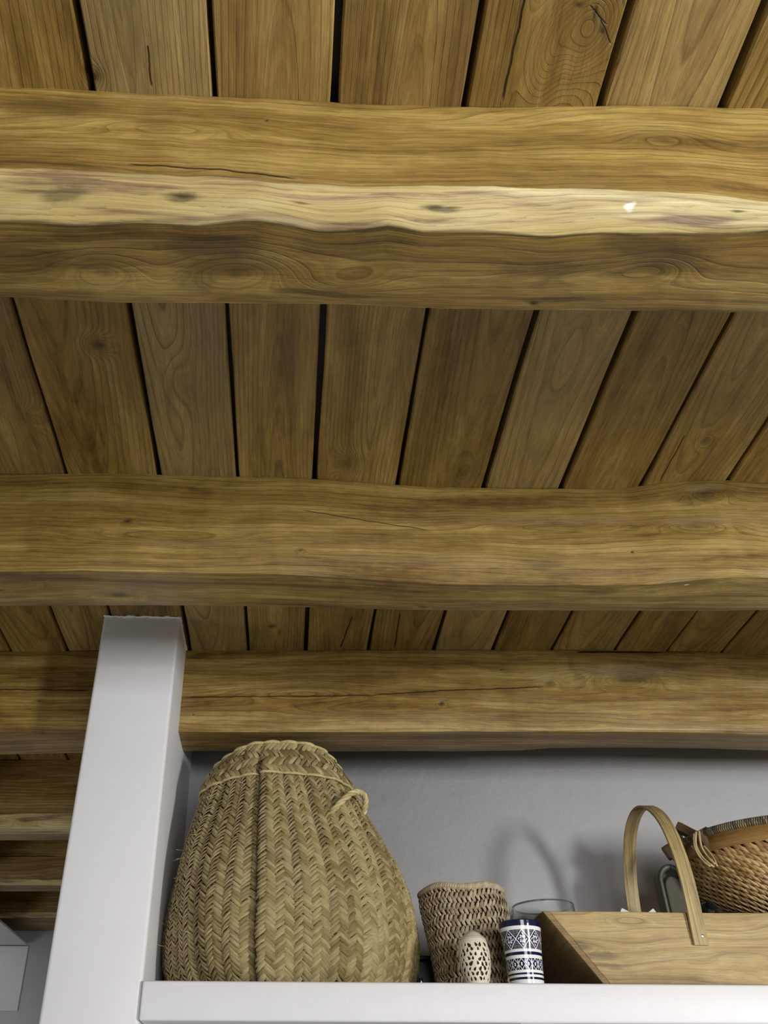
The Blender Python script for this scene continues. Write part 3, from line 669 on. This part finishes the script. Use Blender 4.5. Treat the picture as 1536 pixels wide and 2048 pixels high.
V = np.stack([TX + rad * np.cos(TT), TY + rad * np.sin(TT), ZS + THt * ZZ], -1).reshape(-1, 3)
pat = tum_pat(TT.ravel(), ZZ.ravel())
mt_, nt, b = newmat('glazed_pattern'); a_ = attr(nt, 'pattern', 'Fac')
put(nt, b.inputs['Base Color'], mix(nt, ss(nt, a_, .3, .7), (.006, .007, .045), (.80, .80, .78))); b.inputs['Roughness'].default_value = .12; b.inputs['Coat Weight'].default_value = .0; b.inputs['Specular IOR Level'].default_value = .4
tc = nt.nodes.new('ShaderNodeTexCoord'); bump(nt, b, nz(nt, S(nt, tc.outputs['Object']), 60, 2, .5), .001, .15)
tum = empty('patterned_tumbler', (TX, TY, ZS), 'navy and white glazed tumbler painted with diamonds, at the slanted end of the trug', 'cup')
o = mesh_obj('cup_body', V, grid_faces(nzz, nt_, True) + [tuple(range(nt_))[::-1]], mt_, tum, True, None, {'pattern': pat})
M_navy = simple('navy_glaze', (.006, .007, .045), .12, coat=.6)
mesh_obj('lining', *lathe([(.0376, ZS + THt), (.0374, ZS + THt + .0012), (.0362, ZS + THt + .0014), (.0350, ZS + THt - .001), (.028, ZS + .006), (0.0005, ZS + .005)], TX, TY, 64), M_navy, tum)

# ------------------------------------------------------------------ glass jar
M_glass, nt, b = newmat('clear_glass'); b.inputs['Base Color'].default_value = (.93, .95, .94, 1); b.inputs['Transmission Weight'].default_value = 1; b.inputs['Roughness'].default_value = .02; b.inputs['IOR'].default_value = 1.45
GX, GY = ay(1092, 1830, 2.02)[0], 2.035
gp = [(.0005, ZS + .001), (.070, ZS + .001), (.078, ZS + .008), (.079, ZS + .05), (.076, ZS + .10), (.070, ZS + .15), (.0665, ZS + .200), (.0668, ZS + .2035), (.0656, ZS + .205), (.0640, ZS + .2035), (.0640, ZS + .199), (.0675, ZS + .15), (.0735, ZS + .10), (.0765, ZS + .05), (.075, ZS + .012), (.0005, ZS + .009)]
gl = fix(mesh_obj('glass_jar', *lathe(gp, GX, GY, 72), M_glass)); origin_to(gl, (GX, GY, ZS))
props(gl, 'clear round glass jar standing behind the slanted end of the trug', 'jar')

# ------------------------------------------------------------------ dark case behind the baskets
M_case = simple('dark_case', (.045, .042, .045), .55, nscale=40)
cs = empty('dark_case', (.32, 2.03, ZS), 'low dark box in the shadow between the two straw baskets', 'box')
cx0, cx1 = .268, .408
mesh_obj('case_body', *box(cx0, cx1, 1.93, 2.10, ZS + .001, .318, .004, 2), M_case, cs)
mesh_obj('lid', *box(cx0 - .002, cx1 + .002, 1.927, 2.102, .319, .327, .002, 2), simple('case_lid', (.015, .014, .015), .6), cs)
mesh_obj('latch', *box(.272, .279, 1.922, 1.93, .272, .286, .001, 1), M_metal, cs)

# ------------------------------------------------------------------ wooden trug
TY0, TY1 = 1.667, 1.932
tl = ay(1085, 1822, TY0); bl = ay(1206, 1963, TY0); bl[2] = ZS + .0005
HX = ay(1400, 1885, TY0)[0]; ZT = tl[2]
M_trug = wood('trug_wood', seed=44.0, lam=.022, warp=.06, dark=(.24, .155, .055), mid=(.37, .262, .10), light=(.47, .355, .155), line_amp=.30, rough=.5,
              knots=[(.52, .055, .06, .012, .03, .45), (.62, .012, .05, .008, .02, .0), (.80, .07, .08, .012, .02, .0)], stain_shade=[(.55, .072, .045, .007, .45), (.50, .050, .04, .006, .35), (.56, .09, .05, .004, .35)])
M_trug_d = wood('trug_wood_end_shaded', seed=48.0, lam=.02, warp=.05, dark=(.15, .09, .033), mid=(.22, .14, .05), light=(.28, .19, .075), line_amp=.3, rough=.5)  # darker copy of the trug wood; shade on the ends put in its colour
tr = empty('wooden_trug', (HX, 1.8, ZS), 'pale wooden trug with slanted ends and a tall bent hoop handle, right end of shelf', 'trug')
dx = .0125
def uvx(V, ax=0, az_=2, ox=0.0, oz=0.0): return [(v[ax] - ox, v[az_] - oz) for v in V]
XR_t, XR_b = 2 * HX - tl[0], 2 * HX - bl[0]
def trug_side(name, y0, y1):
    V, Fs = [], []
    n = 14
    xa = lambda z: bl[0] + (tl[0] - bl[0]) * (z - bl[2]) / (ZT - bl[2]) + dx
    polyL = [(xa(ZT), ZT), (xa(bl[2]), bl[2])]; poly = []
    for k in range(n + 1): x = xa(ZT) + (2 * HX - 2 * xa(ZT)) * k / n; poly.append((x, ZT + .0012 * mnoise.noise((x * 6, 0, 3)) - (.0 if k in (0, n) else .0)))
    poly += [(2 * HX - xa(bl[2]), bl[2]), (xa(bl[2]), bl[2])]
    V, Fs = prism(poly, 'y', y0, y1); o = mesh_obj(name, V, Fs, M_trug, tr, False, [(v[0], ZT - v[2] + (v[1] - y0) * .5) for v in V]); fix(o)
    bv = o.modifiers.new('b', 'BEVEL'); bv.width = .0012; bv.segments = 2; return o
trug_side('side_board', TY0 + .0008, TY0 + .0125); trug_side('side_board', TY1 - .0125, TY1)
for sgn in (1, -1):
    q = lambda x: x if sgn == 1 else 2 * HX - x
    poly = [(q(tl[0]), ZT), (q(tl[0] + dx), ZT), (q(bl[0] + dx), bl[2]), (q(bl[0]), bl[2])]
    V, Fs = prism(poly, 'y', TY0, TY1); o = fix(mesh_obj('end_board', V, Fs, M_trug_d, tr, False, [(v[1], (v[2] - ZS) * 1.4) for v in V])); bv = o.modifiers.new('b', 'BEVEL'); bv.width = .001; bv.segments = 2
V, Fs = box(bl[0] + .015, 2 * HX - bl[0] - .015, TY0 + .0128, TY1 - .0128, ZS + .001, ZS + .010); mesh_obj('base_board', V, Fs, M_trug, tr, False, [(v[0], v[1]) for v in V])
# hoop handle
M_hoop = wood('hoop_wood', seed=60.0, lam=.013, warp=.03, dark=(.28, .20, .085), mid=(.42, .32, .14), light=(.54, .44, .225), line_amp=.5, rough=.55)
cyc = (TY0 + TY1) / 2; arch = []
zf0, ztop = .302, .583
for t in np.linspace(0, 1, 61):
    a = math.pi * t; c_, s_ = math.cos(a), math.sin(a)
    zz_ = zf0 + (ztop - zf0) * abs(s_) ** .80 if True else 0
    half = (TY1 - TY0) / 2 + .0035 + .022 * math.sin(2 * a if a < math.pi / 2 else 2 * (math.pi - a)) * 1.0
    yy = cyc - half * (abs(c_) ** .95) * (1 if c_ > 0 else -1)
    arch.append((yy, zz_))
V = []; UV = []
acc = 0
for i, (y, z) in enumerate(arch):
    p0 = arch[max(i - 1, 0)]; p1 = arch[min(i + 1, len(arch) - 1)]; ty, tz = p1[0] - p0[0], p1[1] - p0[1]; L = math.hypot(ty, tz); ny, nz_ = -tz / L, ty / L
    if i: acc += math.hypot(y - arch[i - 1][0], z - arch[i - 1][1])
    xc = HX + .002 * mnoise.noise((i * .1, 0, 5))
    for (dx_, dn) in ((-.0135, -.002), (-.0125, .002), (.0125, .002), (.0135, -.002)):
        V.append((xc + dx_, y + ny * dn, z + nz_ * dn)); UV.append((acc, dx_ + dn))
n = len(arch); Fs = grid_faces(n, 4, True) + [(0, 1, 2, 3), tuple(range(4 * n - 4, 4 * n))[::-1]]
hn = fix(mesh_obj('hoop_handle', V, Fs, M_hoop, tr, False, UV))
bm = bmesh.new(); bmesh.ops.create_uvsphere(bm, u_segments=16, v_segments=10, radius=.0042)
bp = ay(1404, 1872, TY0 - .004)
for v in bm.verts: v.co = Vector((bp[0] + v.co.x, TY0 - .0052 + v.co.y * .5, bp[2] + v.co.z))
Vs = [tuple(v.co) for v in bm.verts]; bm.verts.index_update(); mesh_obj('bolt', Vs, [[v.index for v in f.verts] for f in bm.faces], M_metal, hn.parent); bm.free()

# ------------------------------------------------------------------ round brown basket in the trug
M_cane = fibre('brown_cane', (.34, .19, .065), (.66, .45, .19), (.12, .055, .018), .28, 4, .6)
M_brown = simple('brown_wood', (.085, .045, .02), .35, nscale=25, namp=.3, coat=.3)
M_bandw = wood('basket_band_wood', seed=70, lam=.012, warp=.02, dark=(.20, .105, .03), mid=(.30, .165, .048), light=(.36, .21, .07), line_amp=.2, rough=.35)
M_cordd = fibre('dark_cord', (.10, .085, .05), (.26, .21, .12), (.03, .022, .012), .6, 4)
M_core2 = simple('cane_core', (.045, .022, .009), .7)
CXb, CYb, RB = 1.035, 1.868, .198; ZR = .527
def bowl(th, s, off=0.0):
    th = np.asarray(th, float); s = np.asarray(s, float)
    r = np.interp(s, [0, .04, .12, .25, .45, .7, 1], [.05, .085, .125, .160, .186, .199, .194]) + off
    z = .362 + (ZR - .362) * s ** 1.0
    return np.stack([CXb + r * np.cos(th), CYb + r * np.sin(th), z], -1)
rbk = empty('round_cane_basket', (CXb, CYb, .362), 'round glossy brown cane basket with cord-wrapped rim, resting in the trug', 'basket')
A, B_ = np.meshgrid(np.linspace(0, 2 * np.pi, 128, endpoint=False), np.linspace(0, 1, 24))
V1 = bowl(A.ravel(), B_.ravel(), -.004); f1 = grid_faces(24, 128, True); V2 = bowl(A.ravel(), B_.ravel(), -.009)
mesh_obj('basket_body', np.vstack([V1, V2]), list(f1) + [tuple(i + len(V1) for i in f[::-1]) for f in f1] + [tuple(range(128))[::-1]], M_core2, rbk)
ths, sss, dts, dss, wd, rn = [], [], [], [], [], []
nr = 20; ncb = 60
for k in range(nr):
    s_ = (k + .5) / nr * .80 + .01; r = float(np.interp(s_, [0, .04, .12, .25, .45, .7, 1], [.05, .085, .125, .160, .186, .199, .194])); ncc = ncb
    for j in range(ncc):
        t = 2 * math.pi * (j + (k * .36) % 1) / ncc
        ths.append(t); sss.append(s_ + rs.normal(0, .002)); dts.append(.066); dss.append(-.062 - .012 * s_); wd.append(.0032 * min(1, r / .16) + .0004 * rs.rand()); rn.append(rs.rand())
v, f, u_, r_ = slivers(bowl, ths, sss, np.array(dts), np.array(dss), np.array(wd), .0034, .0002, 5, 4, np.array(rn), .6)
props(mesh_obj('weave', v, f, M_cane, rbk, True, u_, {'rnd': r_}), kind='stuff')
bandp = [(bowl(0, .80)[0] - CXb + .002, ZR - .033), (.2015, ZR - .031), (.2005, ZR - .004), (.196, ZR - .002)]
V, Fs = lathe(bandp, CXb, CYb, 128); mesh_obj('rim_band', V, Fs, M_bandw, rbk, True, [(math.atan2(q[1] - CYb, q[0] - CXb) * .2, q[2]) for q in V])
# wrapped cord rim
Vc, Fc, Uc, Rc = [], [], [], []
nw_ = 300
for k in range(nw_):
    t = 2 * math.pi * k / nw_; c = Vector((CXb + .199 * math.cos(t), CYb + .199 * math.sin(t), ZR + .004)); rad = Vector((math.cos(t), math.sin(t), 0)); up_ = Vector((0, 0, 1)); tg = Vector((-math.sin(t), math.cos(t), 0))
    pts = []
    for q in range(9):
        a = 2 * math.pi * q / 8; pts.append(c + rad * (.0062 * math.cos(a)) + up_ * (.0068 * math.sin(a)) + tg * (.003 * q / 8))
    V, Fs = tube(pts, .0021, 5); k0 = len(Vc); Vc += V; Fc += [tuple(i + k0 for i in f) for f in Fs]; Uc += [(0, (i % 5) / 2 - 1) for i in range(len(V))]; Rc += [rs.rand()] * len(V)
props(mesh_obj('rim_cord', Vc, Fc, M_cordd, rbk, True, Uc, {'rnd': Rc}), kind='stuff')
# carved wooden handle bracket at the left, tied with cane
def bar(p0, p1, w, h, name, mat, parent):
    a, c = Vector(p0), Vector(p1); d = (c - a).normalized(); s_ = d.cross(Vector((0, -1, .2))).normalized(); n_ = s_.cross(d); bm = bmesh.new(); V = []
    for (t, k) in ((0, .9), (.15, 1), (.85, 1), (1, .9)):
        for x_, y_ in ((-1, -.6), (-.6, -1), (.6, -1), (1, -.6), (1, .6), (.6, 1), (-.6, 1), (-1, .6)): V.append(tuple(a + (c - a) * t + s_ * (x_ * w * k) + n_ * (y_ * h * k)))
    return fix(mesh_obj(name, V, grid_faces(4, 8, True) + [tuple(range(8)), tuple(range(24, 32))], mat, parent, False))
hb = bar(ay(1400, 1660, 1.79), ay(1424, 1694, 1.79), .015, .010, 'handle_lug', M_brown, rbk)
bar(ay(1352, 1652, 1.85), ay(1398, 1676, 1.84), .010, .009, 'handle_bar', M_brown, rbk)
bar(ay(1352, 1664, 1.86), ay(1374, 1752, 1.86), .010, .008, 'handle_arm', M_brown, rbk)
bar(ay(1332, 1690, 1.875), ay(1350, 1716, 1.875), .012, .010, 'handle_lug', M_brown, rbk)
M_tie = fibre('cane_tie', (.40, .30, .13), (.62, .50, .25), (.2, .13, .05), .3, 2)
for pts in ([(1392, 1664), (1392, 1690), (1406, 1716), (1428, 1734)], [(1388, 1668), (1390, 1694), (1402, 1718), (1420, 1733)], [(1398, 1662), (1402, 1690), (1414, 1712), (1430, 1728)],
            [(1384, 1692), (1396, 1706), (1410, 1720), (1424, 1732)], [(1408, 1692), (1420, 1706), (1428, 1718), (1434, 1732)]):
    P = rope_path([ay(x, y, 1.775 - .012 * i) for i, (x, y) in enumerate(pts)], 24); V, Fs = tube(P, .0022, 6); mesh_obj('cane_tie', V, Fs, M_tie, rbk, True, [(i // 6 * .1, (i % 6) / 3 - 1) for i in range(len(V))], {'rnd': [.7] * len(V)})

# ------------------------------------------------------------------ dark shoe on end, black bag, paper scraps
M_shoe = simple('olive_grey_rubber', (.075, .075, .055), .45, nscale=50)
M_shoe2 = simple('insole', (.07, .06, .038), .7, nscale=50)
sh = empty('upright_shoe', (.74, 1.893, ZS + .011), 'dark olive shoe standing on end behind the hoop handle of the trug', 'shoe')
sx, szt = ay(1343, 1760, 1.89)[0], ay(1343, 1728, 1.885)[2]
def stadium(w, ztop_, zbot, n=20, cx=sx):
    return [(cx - w, zbot)] + [(cx - w * math.cos(math.pi * k / n), ztop_ - w * 1.25 + w * 1.25 * math.sin(math.pi * k / n)) for k in range(n + 1)] + [(cx + w, zbot)]
outer = stadium(.0285, szt, ZS + .0115); inner = stadium(.0205, szt - .011, ZS + .02)
n = len(outer)
V = [(x, 1.885, z) for x, z in outer] + [(x, 1.882, z) for x, z in stadium(.0255, szt - .003, ZS + .013)] + [(x, 1.884, z) for x, z in inner] + [(x, 1.897, z) for x, z in inner] + [(x, 1.915, z) for x, z in outer]
fs = []
for a_, b_ in ((0, 1), (1, 2), (2, 3)): fs += [(a_ * n + i, a_ * n + (i + 1) % n, b_ * n + (i + 1) % n, b_ * n + i) for i in range(n)]
fs += [tuple(range(3 * n, 4 * n)), tuple(range(4 * n, 5 * n))] + [(i, (i + 1) % n, 4 * n + (i + 1) % n, 4 * n + i) for i in range(n)]
fix(mesh_obj('sole', V, fs, M_shoe, sh))
V, Fs = prism(stadium(.0180, szt - .024, ZS + .022), 'y', 1.884, 1.896); o = fix(mesh_obj('insole', V, Fs, M_shoe2, sh, False)); bv = o.modifiers.new('b', 'BEVEL'); bv.width = .003; bv.segments = 3
M_bag = simple('black_plastic', (.010, .012, .018), .22, nscale=18, coat=.4)
bm = bmesh.new(); bmesh.ops.create_icosphere(bm, subdivisions=5, radius=1)
c0, c1 = ay(1362, 1790, 1.80)[0], ay(1530, 1790, 1.80)[0]
for v in bm.verts:
    p = v.co.copy(); n_ = mnoise.fractal(p * 2.2, 1, 2, 4); rg = 1 - abs(mnoise.noise(p * 3.1)) * .5; k = .86 + .16 * n_ + .16 * (rg - .75)
    q = Vector((math.copysign(abs(p.x) ** .7, p.x), math.copysign(abs(p.y) ** .7, p.y), math.copysign(abs(p.z) ** .8, p.z)))
    zt_ = (.066 + .07 * math.exp(-((p.x + .75) / .28) ** 2)) * (1 + .25 * mnoise.noise(Vector((p.x * 2.5, p.y * 2, 4))))
    v.co = Vector(((c0 + c1) / 2 + q.x * (c1 - c0) / 2 * k, 1.765 + q.y * .075 * k, ZS + .0115 + .058 + q.z * zt_ * k))
    v.co.z = max(v.co.z, ZS + .0112)
Vs = [tuple(v.co) for v in bm.verts]; bm.verts.index_update(); o = mesh_obj('plastic_bag', Vs, [[v.index for v in f.verts] for f in bm.faces], M_bag); bm.free()
origin_to(o, ((c0 + c1) / 2, 1.80, ZS + .0115)); props(o, 'crumpled black plastic bag inside the trug under the brown cane basket', 'bag')
M_paper = simple('paper', (.62, .60, .56), .8, nscale=30)
for (pts, lab) in (([(1238, 1829), (1244, 1816), (1256, 1822), (1262, 1829)], 'white paper scrap poking above the trug edge left of the hoop handle'),
                   ([(1288, 1830), (1300, 1822), (1306, 1817), (1316, 1830)], 'white paper scrap at the trug edge between the hoop handle legs')):
    top = [ay(x, y, 1.684) for x, y in pts]; bot = [(p[0], 1.69, ZS + .0105) for p in top]; n = len(pts)
    V = [tuple(p) for p in top] + [(p[0] + .002, 1.6852, p[2] - .001) for p in top] + [(top[0][0], 1.685, ZS + .0105), (top[-1][0], 1.685, ZS + .0105), (top[0][0], 1.6865, ZS + .0105), (top[-1][0], 1.6865, ZS + .0105)]
    Fs = [(0, 1, 2, 3, 9, 8), (4, 5, 6, 7, 11, 10), (0, 4, 5, 1), (1, 5, 6, 2), (2, 6, 7, 3), (3, 7, 11, 9), (0, 8, 10, 4), (8, 9, 11, 10)]
    o = fix(mesh_obj('paper_scrap', V, Fs, M_paper, None, False)); origin_to(o, (top[1][0], 1.685, ZS + .0105)); props(o, lab, 'paper')
